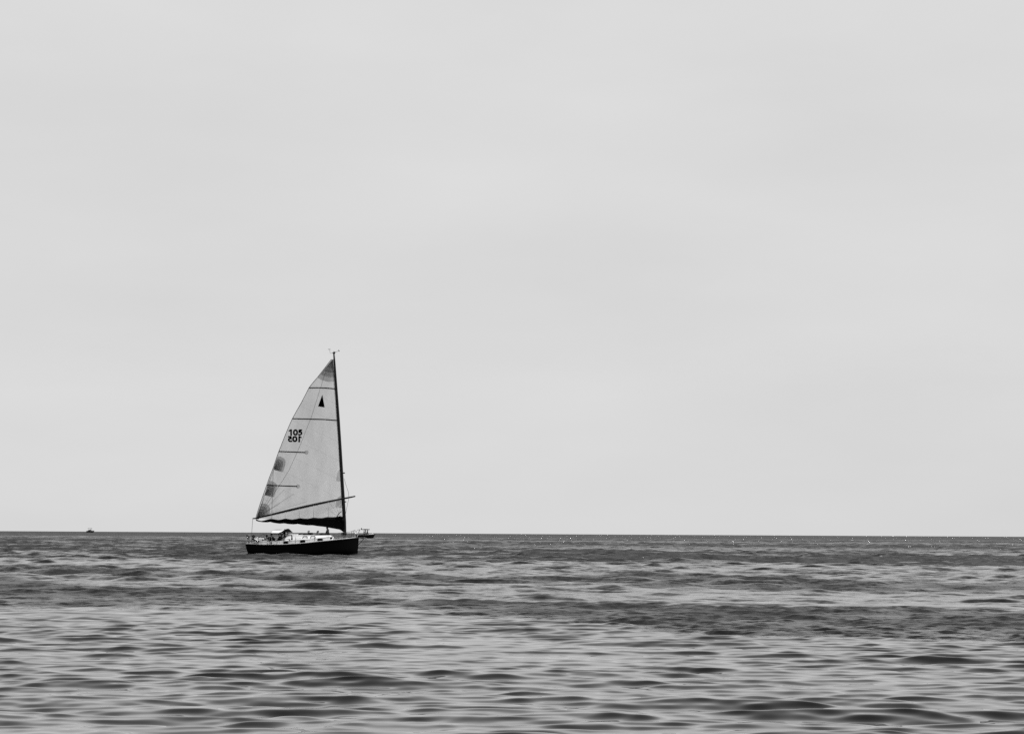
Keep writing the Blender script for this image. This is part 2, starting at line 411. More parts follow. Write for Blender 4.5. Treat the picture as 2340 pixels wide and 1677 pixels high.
def hull_ring(i, zcut=None):
    x, b, zs = ST[i]; zk = lerp(KEEL, pxs[i]); out = []
    for j in range(13):
        a = j/12.0
        z = zs+(zk-zs)*a
        # topsides nearly upright, turning in below the waterline
        w = b*(1-0.05*a)*(1-max(0, (a-0.45)/0.55)**2.2)
        rake = 0.0
        k = max(0, 1-(pxs[i]-560.4)/26.0); rake += k*0.27*(zs-z)
        k = max(0, 1-(819.8-pxs[i])/20.0); rake -= k*0.06*(zs-z)
        out.append((x+rake, w, z))
    return [(p[0], -p[1], p[2]) for p in out]+[p for p in out[::-1]][1:]
MB().rings([hull_ring(i) for i in range(len(ST))], closed=False, caps=True).build('hull', 'hull', boat)
mb = MB()
mb.rings([[(x+0.01, -b+0.02, zs-0.035), (x+0.01, -b*0.5, zs+0.02), (x+0.01, 0, zs+0.04), (x+0.01, b*0.5, zs+0.02), (x+0.01, b-0.02, zs-0.035)] for x, b, zs in ST[:-1]], closed=False, caps=False)
mb.build('deck', 'deck', boat)
mb = MB()
for s in (-1, 1):
    mb.rings([[(x, s*(b+0.012), zs-0.06), (x, s*(b+0.035), zs-0.02), (x, s*(b+0.03), zs+0.015), (x, s*(b-0.03), zs+0.02), (x, s*(b-0.035), zs-0.03)] for x, b, zs in ST])
mb.build('rubbing_strake', 'rubrail', boat)
# pale toe rail seen at the stern quarter
q = MB()
for s in (-1, 1):
    q.tube([(x, s*(b-0.05), zs+0.045) for x, b, zs in ST[:-2]], 0.026, 6)
q.tube([(ST[0][0]+0.02, y, ST[0][2]+0.045) for y in np.linspace(-1.17, 1.17, 9)], 0.022, 6)
q.build('toe_rail', 'white', boat)

# cabin trunk: upright side, sloping bright shoulder, low crown
CT = [(640, 1236.4, 1230.5), (647, 1235.6, 1227.0), (658, 1234.7, 1223.4), (669, 1233.9, 1222.3), (703.5, 1231.5, 1222.1), (725, 1229.4, 1222.3), (740.5, 1227.5, 1222.4), (752.7, 1224.9, 1222.6), (757, 1228, 1226.0), (759.8, 1233.0, 1232.2)]
CW = [(640, 1.34), (669, 1.36), (703, 1.34), (740, 1.15), (752, 1.02), (757, 0.92), (759.8, 0.80)]
def cabin_section(px):
    w = lerp(CW, px); e = L(px, lerp([(c[0], c[1]) for c in CT], px), -w)
    top = L(px, lerp([(c[0], c[2]) for c in CT], px), -0.45)
    z0 = sheer_z(e.x)-0.02
    return e.x, w, z0, e.z, top.z
def cabin_ring(px):
    x, w, z0, ze, zt = cabin_section(px)
    h = [(w+0.05, z0), (w+0.01, ze-0.02), (w-0.02, ze+0.005), (w-0.20, ze+(zt-ze)*0.45), (w-0.42, ze+(zt-ze)*0.80), (w*0.45, zt), (0, zt+0.02)]
    return [(x, -a, z) for a, z in h]+[(x, a, z) for a, z in h[::-1][1:]]
cx = [640, 643, 647, 652, 658, 663, 669, 680, 691, 703.5, 714, 725, 733, 740.5, 747, 752.7, 755, 757, 759.8]
cabin = MB().rings([cabin_ring(p) for p in cx], closed=False, caps=True, smooth=False).build('cabin', 'white', boat)
# cockpit coaming running aft
mb = MB()
for s in (-1, 1):
    rr = []
    for px in (577, 579, 584, 590, 600, 615, 630, 642):
        w = lerp([(577, 1.08), (584, 1.2), (600, 1.30), (642, 1.33)], px)
        e = L(px, lerp([(577, 1241), (579, 1239), (584, 1237.6), (590, 1236.7), (642, 1236.2)], px), -w); z0 = sheer_z(e.x)-0.02
        rr.append([(e.x, s*(w+0.05), z0), (e.x, s*(w+0.01), e.z), (e.x, s*(w-0.03), e.z+0.03), (e.x, s*(w-0.2), e.z+0.03), (e.x, s*(w-0.22), z0)])
    MB().rings(rr, smooth=False).build('cockpit_coaming', 'white', boat)
# companionway garage behind the dodger
a = L(658, 1219.3, -0.5); b = L(681, 1222.5, -0.5)
MB().box(((a.x+b.x)/2, 0, a.z-0.09), (b.x-a.x, 1.0, 0.16), 0.03).build('companionway_hatch', 'white', boat)
# helm seat at the stern
a = L(584, 1229.2, -0.7); b = L(603, 1237, -0.7)
MB().box(((a.x+b.x)/2, -0.0, (a.z+b.z)/2-0.1), (b.x-a.x, 1.7, a.z-b.z+0.2), 0.06).build('helm_seat', 'white', boat)
for px, py in ((600.9, 1233.5), (606.4, 1232.4)):
    p = L(px, py, -0.88)
    MB().tube([p, p+Vector((0, 0.06, 0))], 0.075, 12).build('vent_port', 'black', boat)
# portlights in the trunk side
def rounded(cxz, w, h, y, d, r):
    pts = []
    for k in range(20):
        t = 2*PI*k/20; c, s_ = math.cos(t), math.sin(t)
        X = math.copysign(min(abs(c)**0.45, 1), c)*w/2; Z = math.copysign(min(abs(s_)**0.45, 1), s_)*h/2
        pts.append((cxz[0]+X, cxz[1]+Z))
    return pts
for x0, y0, x1, y1 in ((648, 1236.2, 658, 1242.3), (686.3, 1234, 697, 1240.1), (726, 1230.5, 737, 1236.3)):
    pxm = (x0+x1)/2; w = lerp(CW, pxm); a = L(x0, y0, -w-0.05); b = L(x1, y1, -w-0.05)
    tilt = (lerp(CW, x1)-lerp(CW, x0)); X0 = (a.x+b.x)/2; Z0 = (a.z+b.z)/2
    def yy(x, off): return -(lerp(CW, pxm)+tilt*(x-X0)/(b.x-a.x)) - off
    pts = rounded((X0, Z0), b.x-a.x+0.05, a.z-b.z+0.05, 0, 0, 0)
    fr = MB().rings([[(x, yy(x, 0.02), z) for x, z in pts], [(x, yy(x, 0.062), z) for x, z in pts]]).build('window', 'grey', boat)
    pts = rounded((X0, Z0), b.x-a.x, a.z-b.z, 0, 0, 0)
    MB().rings([[(x, yy(x, 0.03), z) for x, z in pts], [(x, yy(x, 0.075), z) for x, z in pts]]).build('pane', 'glass', fr)
p = L(756.8, 1229.2, -0.97)
fr = MB().tube([p+Vector((0, 0.08, 0)), p+Vector((0, -0.03, 0))], 0.115, 14).build('window', 'white', boat, 'small round forward window')
MB().tube([p+Vector((0, 0.05, 0)), p+Vector((0, -0.045, 0))], [0.095, 0.095], 14).build('pane', 'glass', fr)

# roof gear
def roofbox(name, x0, y0, x1, y1, lat, depth, m, bev=0.02, label=None):
    a = L(x0, y0, lat); b = L(x1, y1, lat)
    return MB().box(((a.x+b.x)/2, lat+depth/2, (a.z+b.z)/2), (b.x-a.x, depth, a.z-b.z), bev).build(name, m, boat, label)
roofbox('deck_hatch', 703.2, 1216.6, 713.6, 1222.2, -0.1, 0.45, 'black')
roofbox('deck_hatch', 691.7, 1219.2, 702.4, 1224.2, -0.55, 0.42, 'black')
for x0, y0, x1, y1 in ((693.2, 1225.2, 701.8, 1229.6), (711, 1224.6, 719.8, 1228.6)):
    a = L(x0, y0, -1.1); b = L(x1, y0, -1.1); z = a.z
    MB().tube([(a.x-0.04, -1.22, z-0.17), (a.x, -1.16, z-0.02), (a.x+0.05, -1.15, z), (b.x-0.05, -1.15, z), (b.x, -1.16, z-0.02), (b.x+0.05, -1.22, z-0.17)], 0.030, 8).build('handrail', 'black', boat)
def ptube(name, pts, r, m, lat, seg=6, label=None, parent=None):
    return MB().tube([L(x, y, lat if not isinstance(lat, (list, tuple)) else lat[i]) for i, (x, y) in enumerate(pts)], r, seg).build(name, m, parent or boat, label)
ptube('grab_arm', [(681.6, 1222.6), (684, 1220.6), (687, 1219), (691.4, 1217.8)], [0.045, 0.04, 0.035, 0.02], 'black', -0.3)
ptube('winch_handle', [(676.3, 1231.2), (680, 1230.9), (687.6, 1230.2)], [0.04, 0.03, 0.022], 'black', -1.22)
# cowl vents
for px, yb, yt, m, lt in ((724.7, 1222, 1215, 'grey', 0.2), (704, 1222, 1214.4, 'lightgrey', 0.6)):
    a = L(px, yb, lt); b = L(px, yt, lt)
    MB().tube([a, a.lerp(b, 0.6), b, b+Vector((0.06, -0.02, 0.03)), b+Vector((0.14, -0.03, 0.02))], [0.04, 0.045, 0.06, 0.08, 0.09], 10).build('cowl_vent', m, boat)
# rope coil hung on the trunk side
cr = MB().tube([L(664.6, 1222.6, -1.2), L(666.2, 1222.8, -1.28), L(667, 1224.5, -1.34), L(667, 1229.5, -1.4)], [0.03, 0.04, 0.05, 0.05], 8)
cr.ball(L(667, 1231, -1.42), 0.09, sc=(0.9, 0.7, 1.25))
cr.build('rope_coil', 'black', boat)
ptube('jackline', [(657.6, 1220.8), (661, 1222.6), (665, 1222.6)], 0.022, 'black', -1.2)
# winches on the coaming
for px, lat in ((629.6, -1.15), (612, -1.2), (645, -1.1)):
    p = L(px, 1235.5, lat)
    MB().tube([p, p+Vector((0, 0, 0.05)), p+Vector((0, 0, 0.10)), p+Vector((0, 0, 0.16))], [0.07, 0.055, 0.05, 0.065], 12).build('winch', 'steel', boat)

# stanchions, lifelines, pulpit, stern rail
SX = [590, 615.4, 632.6, 674.4, 718.8, 763.4, 781.2, 803]
for s in (-1, 1):
    tops = []
    for px in SX:
        x, b, zs = station(px); b -= 0.07
        MB().tube([(x, s*b, zs), (x, s*b, zs+0.62)], 0.020, 6).build('stanchion', 'rope', boat)
        tops.append(Vector((x, s*b, zs+0.62)))
    x, b, zs = station(573); tops.insert(0, Vector((x, s*(b-0.05), zs+0.66)))
    for k, nm in ((0, 0), (1, 0.30)):
        pts = []
        for i in range(len(tops)-1):
            for t in (0, 0.5): pts.append(tops[i].lerp(tops[i+1], t)-Vector((0, 0, nm+0.012*math.sin(PI*t))))
        pts.append(tops[-1]-Vector((0, 0, nm)))
        MB().tube(pts, 0.009, 5).build('lifeline', 'rope', boat)
# bow pulpit
mb = MB()
x1, b1, z1 = station(803); x2, b2, z2 = station(812); x3, b3, z3 = station(819)
for dz, k in ((0.70, 1.0), (0.38, 1.0)):
    mb.tube([(x1, -(b1-0.07), z1+dz-0.06), (x2, -(b2+0.08), z2+dz), (x3+0.12, -0.16, z3+dz+0.02), (x3+0.12, 0.16, z3+dz+0.02), (x2, b2+0.08, z2+dz), (x1, b1-0.07, z1+dz-0.06)], 0.016, 6)
for s in (-1, 1):
    mb.tube([(x2-0.1, s*b2, z2), (x2, s*(b2+0.08), z2+0.7)], 0.016, 6); mb.tube([(x3-0.15, s*0.12, z3), (x3+0.1, s*0.16, z3+0.7)], 0.016, 6)
mb.build('bow_pulpit', 'steel', boat)
p = L(817, 1218.8, 0)
MB().ball(p, 0.07, sc=(1, 1, 0.9)).build('bow_light', 'white', boat)
# anchor platform and bobstay
a = L(812, 1228.2, 0); b = L(833, 1228.0, 0)
MB().rings([[(a.x, -0.2, a.z-0.03), (a.x, 0.2, a.z-0.03), (a.x, 0.2, a.z+0.03), (a.x, -0.2, a.z+0.03)], [(b.x, -0.12, b.z-0.03), (b.x, 0.12, b.z-0.03), (b.x, 0.12, b.z+0.03), (b.x, -0.12, b.z+0.03)]], smooth=False).build('anchor_platform', 'sparlight', boat)
ptube('bobstay', [(818.3, 1245.6), (826, 1236.8), (832.6, 1228.8)], 0.022, 'black', 0)
an = MB().tube([L(826, 1229.6, 0), L(836, 1229.4, 0)], 0.03, 6)
an.rings([[L(834, 1227.5, 0)+Vector((0, y, 0)) for y in (-0.03, 0.03)]+[L(838, 1230, 0)+Vector((0, y, 0)) for y in (0.16, -0.16)],
          [L(834, 1228.5, 0)+Vector((0, y, 0)) for y in (-0.03, 0.03)]+[L(837, 1232, 0)+Vector((0, y, 0)) for y in (0.12, -0.12)]], smooth=False)
an.build('anchor', 'steel', boat)
# hatch on the foredeck and windlass
p = L(799.5, 1228.6, -0.15); MB().box((p.x, 0, p.z), (0.36, 0.4, 0.16), 0.02).build('windlass', 'black', boat)
# stern rail
mb = MB(); xs, bs, zs = station(563)
for dz in (0.66, 0.36):
    x5, b5, z5 = station(592)
    mb.tube([(x5, -(b5-0.07), z5+dz), (xs+0.25, -(bs-0.02), zs+dz), (xs+0.02, -(bs-0.3), zs+dz), (xs-0.02, 0, zs+dz), (xs+0.02, bs-0.3, zs+dz), (xs+0.25, bs-0.02, zs+dz), (x5, b5-0.07, z5+dz)], 0.017, 6)
for x_, y_ in ((xs+0.2, bs-0.06), (xs+0.02, bs-0.35), (xs+0.02, 0.35)):
    for s in (-1, 1): mb.tube([(x_, s*y_, zs), (x_, s*y_, zs+0.66)], 0.017, 6)
mb.build('stern_rail', 'steel', boat)
# outboard engine clamped on the stern rail
ob = MB(); lat = -0.75
ob.tube([L(567, 1220.9, lat), L(567, 1221.4, lat), L(567, 1224, lat), L(567.4, 1227, lat), L(567.6, 1228, lat)], [0.10, 0.15, 0.16, 0.13, 0.09], 12)
ob.tube([L(567.8, 1227, lat), L(568.4, 1233, lat), L(569, 1238, lat), L(569.2, 1240.4, lat)], [0.09, 0.095, 0.07, 0.05], 10)
ob.tube([L(567, 1238.8, lat), L(571.4, 1239.2, lat)], [0.05, 0.035], 8)
ob.build('outboard_engine', 'grey', boat)
# barbecue on the stern rail
gb = MB(); p = L(579.6, 1225.4, -1.3)
gb.ball(p, 0.16, sc=(1.0, 0.9, 0.7), lo=-1, hi=0); gb.ball(p+Vector((0, 0, 0.01)), 0.155, sc=(1.0, 0.9, 0.85), lo=0, hi=1); gb.tube([p, p-Vector((0, 0, 0.35))], 0.02, 6)
gb.build('barbecue', 'black', boat)
# curved stern quarter seat with dark cushion
ptube('quarter_seat', [(576, 1228.2), (579, 1229.6), (583, 1232.2), (588, 1234.2), (592.5, 1236)], [0.05, 0.06, 0.06, 0.06, 0.05], 'white', -1.25)
ptube('cushion', [(576, 1230.6), (579, 1232), (583, 1234.3), (588, 1235.9), (592.8, 1236.8)], [0.06, 0.075, 0.07, 0.06, 0.045], 'black', -1.30)
ptube('ladder', [(579, 1236), (582, 1241), (587, 1242), (588.5, 1237)], 0.03, 'grey', -1.35)
# wheel and pedestal with instrument pod
p = L(600.5, 1229.3, 0.1); wh = MB()
rim = [p+Vector((0.06*math.sin(t), 0.42*math.cos(t)*0.35+0.0, 0.34*math.sin(t))) + Vector((0.30*math.cos(t), 0, 0)) for t in [2*PI*k/28 for k in range(29)]]
wh.tube(rim, 0.016, 6)
for k in range(5):
    t = 2*PI*k/5; wh.tube([p, rim[int(28*k/5)]], 0.010, 5)
wh.build('steering_wheel', 'grey', boat)
pd = MB(); q = L(609.7, 1224.4, 0.1); pd.ball(q, 0.115, sc=(0.9, 0.9, 1.1)); pd.tube([q, q+Vector((0.05, 0, -0.6))], [0.03, 0.045], 8); pd.build('compass_pedestal', 'black', boat)

# bimini and dodger
def arch(px, y_edge, y_crown, half, n=13):
    e = L(px, y_edge, -half); c = L(px, y_crown, 0)
    out = []
    for k in range(n):
        t = -1+2*k/(n-1); out.append((e.x+(c.x-e.x)*0, half*t, e.z+(c.z-e.z)*(1-abs(t)**2.2)))
    return out
def sheet(rings, th):
    """thin solid cloth from arches"""
    r2 = []
    for r in rings: r2.append(list(r)+[(x, y*0.985, z-th) for x, y, z in r[::-1]])
    return MB().rings(r2)
bim = sheet([arch(px, ye, yc, 1.25) for px, ye, yc in ((618.8, 1218.0, 1211.5), (621, 1218.2, 1209.8), (624, 1218.2, 1209.2), (632, 1218.2, 1208.9), (640, 1218.2, 1208.8), (646, 1217.6, 1208.6))], 0.03).build('bimini', 'canvas_white', boat)
for s in (-1, 1): MB().tube([Vector((v.x, 1.25*s, v.z)) for v in (L(618.8, 1219.0, -1.25), L(640.5, 1219.0, -1.25))], 0.05, 8).build('bimini_frame', 'black', bim)
for pts in (((618.6, 1218.8), (622, 1236)), ((636.5, 1219), (629.5, 1232)), ((640, 1219), (631, 1236))):
    ptube('bimini_post', pts, 0.018, 'steel', -1.24)
dg = sheet([arch(px, ye, yc, 1.28) for px, ye, yc in ((636.4, 1219.2, 1216.9), (640, 1217.6, 1213.8), (644, 1215.6, 1211.0), (648, 1215.0, 1208.9), (651, 1214.9, 1207.8), (653.2, 1214.9, 1207.4), (655.2, 1215, 1208.4), (657, 1215, 1211), (658.4, 1215.2, 1213.4))], 0.05).build('dodger', 'canvas_black', boat)
for pts in (((637, 1218), (637.6, 1224)), ((637, 1218.5), (644, 1215)), ((657.6, 1214.5), (657.8, 1221.5))):
    ptube('dodger_frame', pts, 0.035, 'black', -1.27, parent=dg)
ptube('dodger_stay', [(656, 1210.5), (660, 1216), (664, 1219)], 0.022, 'rope', -0.6)

# ------------------------------------------------------------------ mast, sail, wishbone
MASTC = [(762.9, 806.0, 0.070), (764.6, 830, 0.085), (768.3, 888, 0.115), (773.4, 960, 0.125), (777.2, 1019, 0.13), (782.0, 1103, 0.145), (784.8, 1148, 0.15), (787.2, 1192, 0.15), (787.9, 1215, 0.14), (787.9, 1219, 0.14)]
mast = MB().tube([L(x, y, 0) for x, y, r in MASTC], [m[2] for m in MASTC], 14).build('mast', 'spar', boat)
a = L(787.6, 1219, 0); b = L(787.4, 1233.5, 0)
MB().tube([a, b], [0.128, 0.14], 14).build('mast_foot', mat('shaded_grey_spar', 0.10, 0.5, 0.3), mast, 'bare grey lower mast')
MB().tube([L(787.6, 1217, 0), L(787.6, 1222, 0)], [0.19, 0.17], 12).build('mast_boot', 'black', mast)
MB().box(tuple(L(784, 1219.5, -0.08)), (0.30, 0.25, 0.26), 0.04).build('halyard_bag', 'black', mast)
for px, py in ((786.4, 1080.5), (789.4, 1146.2)):
    MB().box(tuple(L(px-1.3, py, 0)), (0.24, 0.12, 0.10), 0.02).build('mast_fitting', 'spar', mast)
mh = MB(); t0 = L(763, 806.5, 0)
mh.box(tuple(t0+Vector((0, 0, 0.0))), (0.24, 0.14, 0.10), 0.02); mh.tube([t0, t0+Vector((0.0, 0, 0.16))], 0.03, 6)
mh.tube([t0+Vector((-0.1, 0, 0)), t0+Vector((0.12, 0, 0.08))], 0.045, 6)
mh.build('masthead', 'spar', mast)
wv = MB(); p1 = L(768, 804.2, 0); p2 = L(774.3, 801.5, 0)
wv.tube([t0, p1, p2], 0.014, 5)
wv.rings([[L(773.2, 799.0, 0)+Vector((0, y, 0)) for y in (-0.01, 0.01)]+[L(776.2, 802.6, 0)+Vector((0, y, 0)) for y in (0.03, -0.03)], [L(774.2, 799.3, 0)+Vector((0, y, 0)) for y in (-0.01, 0.01)]+[L(774.4, 803.5, 0)+Vector((0, y, 0)) for y in (0.03, -0.03)]], smooth=False)
wv.build('wind_vane', 'spar', mast)
am = MB(); am.tube([t0, L(754.2, 807.3, 0), L(753.8, 803.5, 0), L(753.6, 798.6, 0)], 0.012, 5); am.tube([L(749.8, 798.2, 0), L(755, 798.2, 0)], 0.022, 5)
am.build('anemometer', 'rope', mast)

def mast_x(z):
    pts = sorted([(L(x, y, 0).z, L(x, y, 0).x) for x, y, r in MASTC]); return np.interp(z, [p[0] for p in pts], [p[1] for p in pts])
ZTOP = L(760, 820, 0).z
def sail_y(x, z):
    d = max(mast_x(z)-x, 0.0); h = min(max((z-3)/(ZTOP-3), 0), 1)
    c = 8.2*(1-h)+0.8
    s = min(d/c, 1.0)
    y = 0.62*(0.35+0.65*(1-h))*math.sin(PI*s**0.72)*(c/8.2)**0.5+0.05*d
    cl = L(584.4, 1182.4, 0.4)                       # wrinkles that fan out of the clew and the tack
    dx, dz = x-cl.x, z-cl.z; r = math.hypot(dx, dz)+0.01; a = math.atan2(dz, dx)
    y += 0.020*min(r, 1.2)*math.exp(-r/2.6)*math.sin(a*34)
    dx, dz = x-mast_x(2.6), z-2.6; r = math.hypot(dx, dz)+0.01; a = math.atan2(dz, dx)
    y += 0.016*min(r, 1.0)*math.exp(-r/1.7)*math.sin(a*26)
    y += 0.02*math.sin(z*1.9+0.5)*math.exp(-d*1.2)
    return y
def SP(px, py, off=0.0):
    lat = 0.3
    for _ in range(3):
        p = L(px, py, lat); lat = sail_y(p.x, p.z)
    p = L(px, py, lat-off); return p
LEECH = [(584.4, 1183.5), (589, 1168), (594, 1152), (602, 1129), (609.5, 1107.8), (617, 1087), (624.2, 1069), (630.5, 1050), (636.8, 1031.8), (642, 1019), (651, 996), (661.9, 970), (668.0, 956.5), (678, 938.5), (688.5, 920.3), (698, 902), (706.0, 886.0), (716, 873), (725.4, 862.5), (742, 841), (757.0, 821.2)]
LUFF = [(788, 1199), (787.4, 1192), (784.6, 1148), (781.8, 1103), (779.3, 1061), (776.9, 1019), (773.2, 960), (768.0, 888), (765.8, 855), (761.5, 821.0)]
def resample(pts, n):
    p = np.array(pts, float); d = np.concatenate([[0], np.cumsum(np.hypot(*np.diff(p, axis=0).T))]); d /= d[-1]
    t = np.linspace(0, 1, n); return np.stack([np.interp(t, d, p[:, 0]), np.interp(t, d, p[:, 1])], -1)
NU, NV = 90, 180
le, lu = resample(LEECH, NV), resample(LUFF, NV)
sv = []; uvs = []
for j in range(NV):
    for i in range(NU):
        t = i/(NU-1); q = lu[j]*(1-t)+le[j]*t
        p = SP(q[0], q[1]); sv.append(tuple(p)); uvs.append((p.x, p.z))
sf = [(j*NU+i, j*NU+i+1, (j+1)*NU+i+1, (j+1)*NU+i) for j in range(NV-1) for i in range(NU-1)]
def cloth_mat(name, g, trans, seams=False, film=0.50):
    m = bpy.data.materials.new(name); m.use_nodes = True; t = m.node_tree; t.nodes.clear()
    out = N(t, 'ShaderNodeOutputMaterial'); mix = N(t, 'ShaderNodeMixShader'); d = N(t, 'ShaderNodeBsdfDiffuse'); tr = N(t, 'ShaderNodeBsdfTranslucent')
    mix.inputs[0].default_value = trans
    t.links.new(d.outputs[0], mix.inputs[1]); t.links.new(tr.outputs[0], mix.inputs[2])
    clear = N(t, 'ShaderNodeBsdfTransparent'); m2 = N(t, 'ShaderNodeMixShader'); m2.inputs[0].default_value = film
    t.links.new(mix.outputs[0], m2.inputs[1]); t.links.new(clear.outputs[0], m2.inputs[2]); t.links.new(m2.outputs[0], out.inputs[0])
    c = N(t, 'ShaderNodeTexCoord'); sx = N(t, 'ShaderNodeSeparateXYZ'); t.links.new(c.outputs['Object'], sx.inputs[0])
    mpn = N(t, 'ShaderNodeMapping'); mpn.inputs['Scale'].default_value = (1, 1, 0.35); t.links.new(c.outputs['Object'], mpn.inputs[0])
    n = N(t, 'ShaderNodeTexNoise'); n.inputs['Scale'].default_value = 1.1; n.inputs['Detail'].default_value = 6; t.links.new(mpn.outputs[0], n.inputs['Vector'])
    v = math_node(t, 'MULTIPLY_ADD', n.outputs['Fac'], 0.40*g, 0.80*g)
    if seams:
        k = math_node(t, 'MULTIPLY_ADD', sx.outputs['X'], 0.46, sx.outputs['Z'])
        fr = math_node(t, 'FRACT', math_node(t, 'DIVIDE', k, 1.64))
        ln = math_node(t, 'LESS_THAN', fr, 0.040)
        v = math_node(t, 'MULTIPLY', v, math_node(t, 'MULTIPLY_ADD', ln, -0.38, 1.0))
        # woven cloth: faint cross-hatch of load yarns
        wv_ = math_node(t, 'SINE', math_node(t, 'MULTIPLY', sx.outputs['Z'], 45.0)); wx = math_node(t, 'SINE', math_node(t, 'MULTIPLY', sx.outputs['X'], 38.0))
        v = math_node(t, 'MULTIPLY', v, math_node(t, 'MULTIPLY_ADD', math_node(t, 'ADD', wv_, wx), 0.012, 1.0))
    t.links.new(math_node(t, 'MULTIPLY_ADD', n.outputs['Fac'], 0.30, film-0.15), m2.inputs[0])
    t.links.new(v, d.inputs['Color']); t.links.new(v, tr.inputs['Color'])
    return m
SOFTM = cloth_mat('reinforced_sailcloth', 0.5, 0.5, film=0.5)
SAILM = cloth_mat('sailcloth', 0.74, 0.55, True); PATCHM = cloth_mat('doubled_sailcloth', 0.22, 0.5, film=0.55)
me = bpy.data.meshes.new('sail'); me.from_pydata(sv, [], sf); me.update()
me.polygons.foreach_set('use_smooth', [True]*len(sf)); me.materials.append(SAILM)
sail = bpy.data.objects.new('sail', me); COL.objects.link(sail); sail.parent = boat
sol = sail.modifiers.new('thickness', 'SOLIDIFY'); sol.thickness = 0.002
sail.modifiers.remove(sol)      # cloth: a single translucent skin

def inside(poly, x, y):
    c = False; n = len(poly)
    for i in range(n):
        x1, y1 = poly[i]; x2, y2 = poly[(i+1) % n]
        if (y1 > y) != (y2 > y) and x < (x2-x1)*(y-y1)/(y2-y1)+x1: c = not c
    return c
def patch(name, ringpts, off, m, label=None):
    """fan patch laid on the sail: ringpts[k] is a row of pixel points; rows loft together"""
    v = []; n = len(ringpts[0])
    for row in ringpts:
        for x, y in row: v.append(tuple(SP(x, y, off)))
    f = [(j*n+i, j*n+i+1, (j+1)*n+i+1, (j+1)*n+i) for j in range(len(ringpts)-1) for i in range(n-1)]
    mb = MB().add(v, f); return mb.build(name, m, sail, label)
def fan(apex, arc, layers, name, label, offs0=0.012):
    """reinforcement built of stacked cloth layers, each smaller than the one below"""
    for li, k in enumerate(layers):
        rows = []
        for j in range(7):
            s = 0.02+(k-0.02)*j/6
            rows.append([(apex[0]+(x-apex[0])*s, apex[1]+(y-apex[1])*s) for x, y in arc])
        yield rows, offs0+0.008*li
def fanpatch(name, apex, arc, layers, label, m=None):
    arc = [tuple(a) for a in resample(arc, 14)]
    mb = MB()
    for rows, off in fan(apex, arc, layers, name, label):
        v = [tuple(SP(x, y, off)) for row in rows for x, y in row]; n = len(arc)
        mb.add(v, [(j*n+i, j*n+i+1, (j+1)*n+i+1, (j+1)*n+i) for j in range(len(rows)-1) for i in range(n-1)])
    return mb.build(name, m or PATCHM, sail, label)
fanpatch('head_patch', (760, 821), [(725.8, 862.6), (732, 867), (741, 870.4), (752, 872.4), (765.4, 871.5)], (1, 0.8, 0.6, 0.4, 0.2), 'dark triangular head patch')
fanpatch('reef_patch', (624.8, 1071), [(634.5, 1042), (643, 1043.5), (649.5, 1047.5), (652.8, 1053), (651.5, 1064), (646.5, 1078.8), (640, 1077.5), (625.4, 1073.2)], (1, 0.8, 0.6, 0.4, 0.22), 'upper leech reef patch')
fanpatch('reef_patch', (605, 1129.5), [(614.5, 1097.8), (623.5, 1099.5), (630, 1103), (633, 1107.5), (631.5, 1119), (626, 1135.6), (618, 1134.5), (603.6, 1131)], (1, 0.8, 0.6, 0.4, 0.22), 'middle leech reef patch')
fanpatch('clew_patch', (586, 1182), [(597, 1150), (606, 1150), (613, 1153.5), (617.2, 1160), (617.5, 1168), (612, 1178)], (1, 0.8, 0.6, 0.4, 0.22), 'clew patch')
fanpatch('leech_tape', (625, 1073), [(624.5, 1072), (626, 1075.5), (617.5, 1098), (612.5, 1104)], (1, ), 'dark leech edge tape')
fanpatch('leech_tape', (604, 1131), [(602, 1133), (604, 1134), (601, 1150), (592, 1170)], (1, ), 'dark leech edge tape')
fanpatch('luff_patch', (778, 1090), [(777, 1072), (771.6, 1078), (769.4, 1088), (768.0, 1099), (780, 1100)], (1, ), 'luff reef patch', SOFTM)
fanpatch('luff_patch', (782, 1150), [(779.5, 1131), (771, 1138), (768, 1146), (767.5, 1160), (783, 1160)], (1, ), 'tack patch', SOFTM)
for pts in (((706.2, 886.3), (725, 885.9), (745, 886.6), (766.5, 888.6)), ((668.5, 956.5), (700, 957.2), (740, 958.2), (771, 960.6)), ((637.3, 1031.4), (665, 1032.4), (698, 1033.7)), ((609.3, 1108.3), (640, 1109.6), (678.9, 1111.0))):
    rp = resample(pts, 14)
    MB().tube([SP(x, y, 0.03) for x, y in rp], 0.05, 6).build('batten', 'black', sail)
for x, y in ((700, 1033.6), (681, 1111.2)):
    fanpatch('batten_patch', (x, y), [(x+5*math.cos(t), y+5*math.sin(t)) for t in [2*PI*k/13 for k in range(14)]], (1, ), 'round patch at the batten end', SOFTM)
MB().add([tuple(SP(x+dx, y, 0.01)) for x, y in resample(LUFF, 50) for dx in (1.0, -1.5, -4.2)], [(j*3+i, j*3+i+1, j*3+i+4, j*3+i+3) for j in range(49) for i in range(2)]).build('luff_shade', cloth_mat('luff_shade_cloth', 0.5, 0.5, film=0.3), sail)  # translucent strip added to darken the luff, standing in for shade beside the mast
MB().tube([SP(x, y, 0.01) for x, y in resample([(744, 850), (738, 868), (711.8, 952), (685.6, 1018), (660, 1075), (641, 1105), (600, 1166)], 40)], 0.012, 5).build('seam', 'rope', sail)
for ex, ey in ((615, 1100), (628, 1112), (650, 1118), (672, 1128), (700, 1146), (640, 1150)):
    MB().tube([SP(x, y, 0.01) for x, y in resample([(588, 1181), (ex, ey)], 24)], 0.008, 5).build('seam', 'rope', sail)
for ex, ey in ((752, 1148), (760, 1140), (745, 1160)):
    MB().tube([SP(x, y, 0.01) for x, y in resample([(781, 1186), (ex, ey)], 14)], 0.007, 5).build('seam', 'rope', sail)
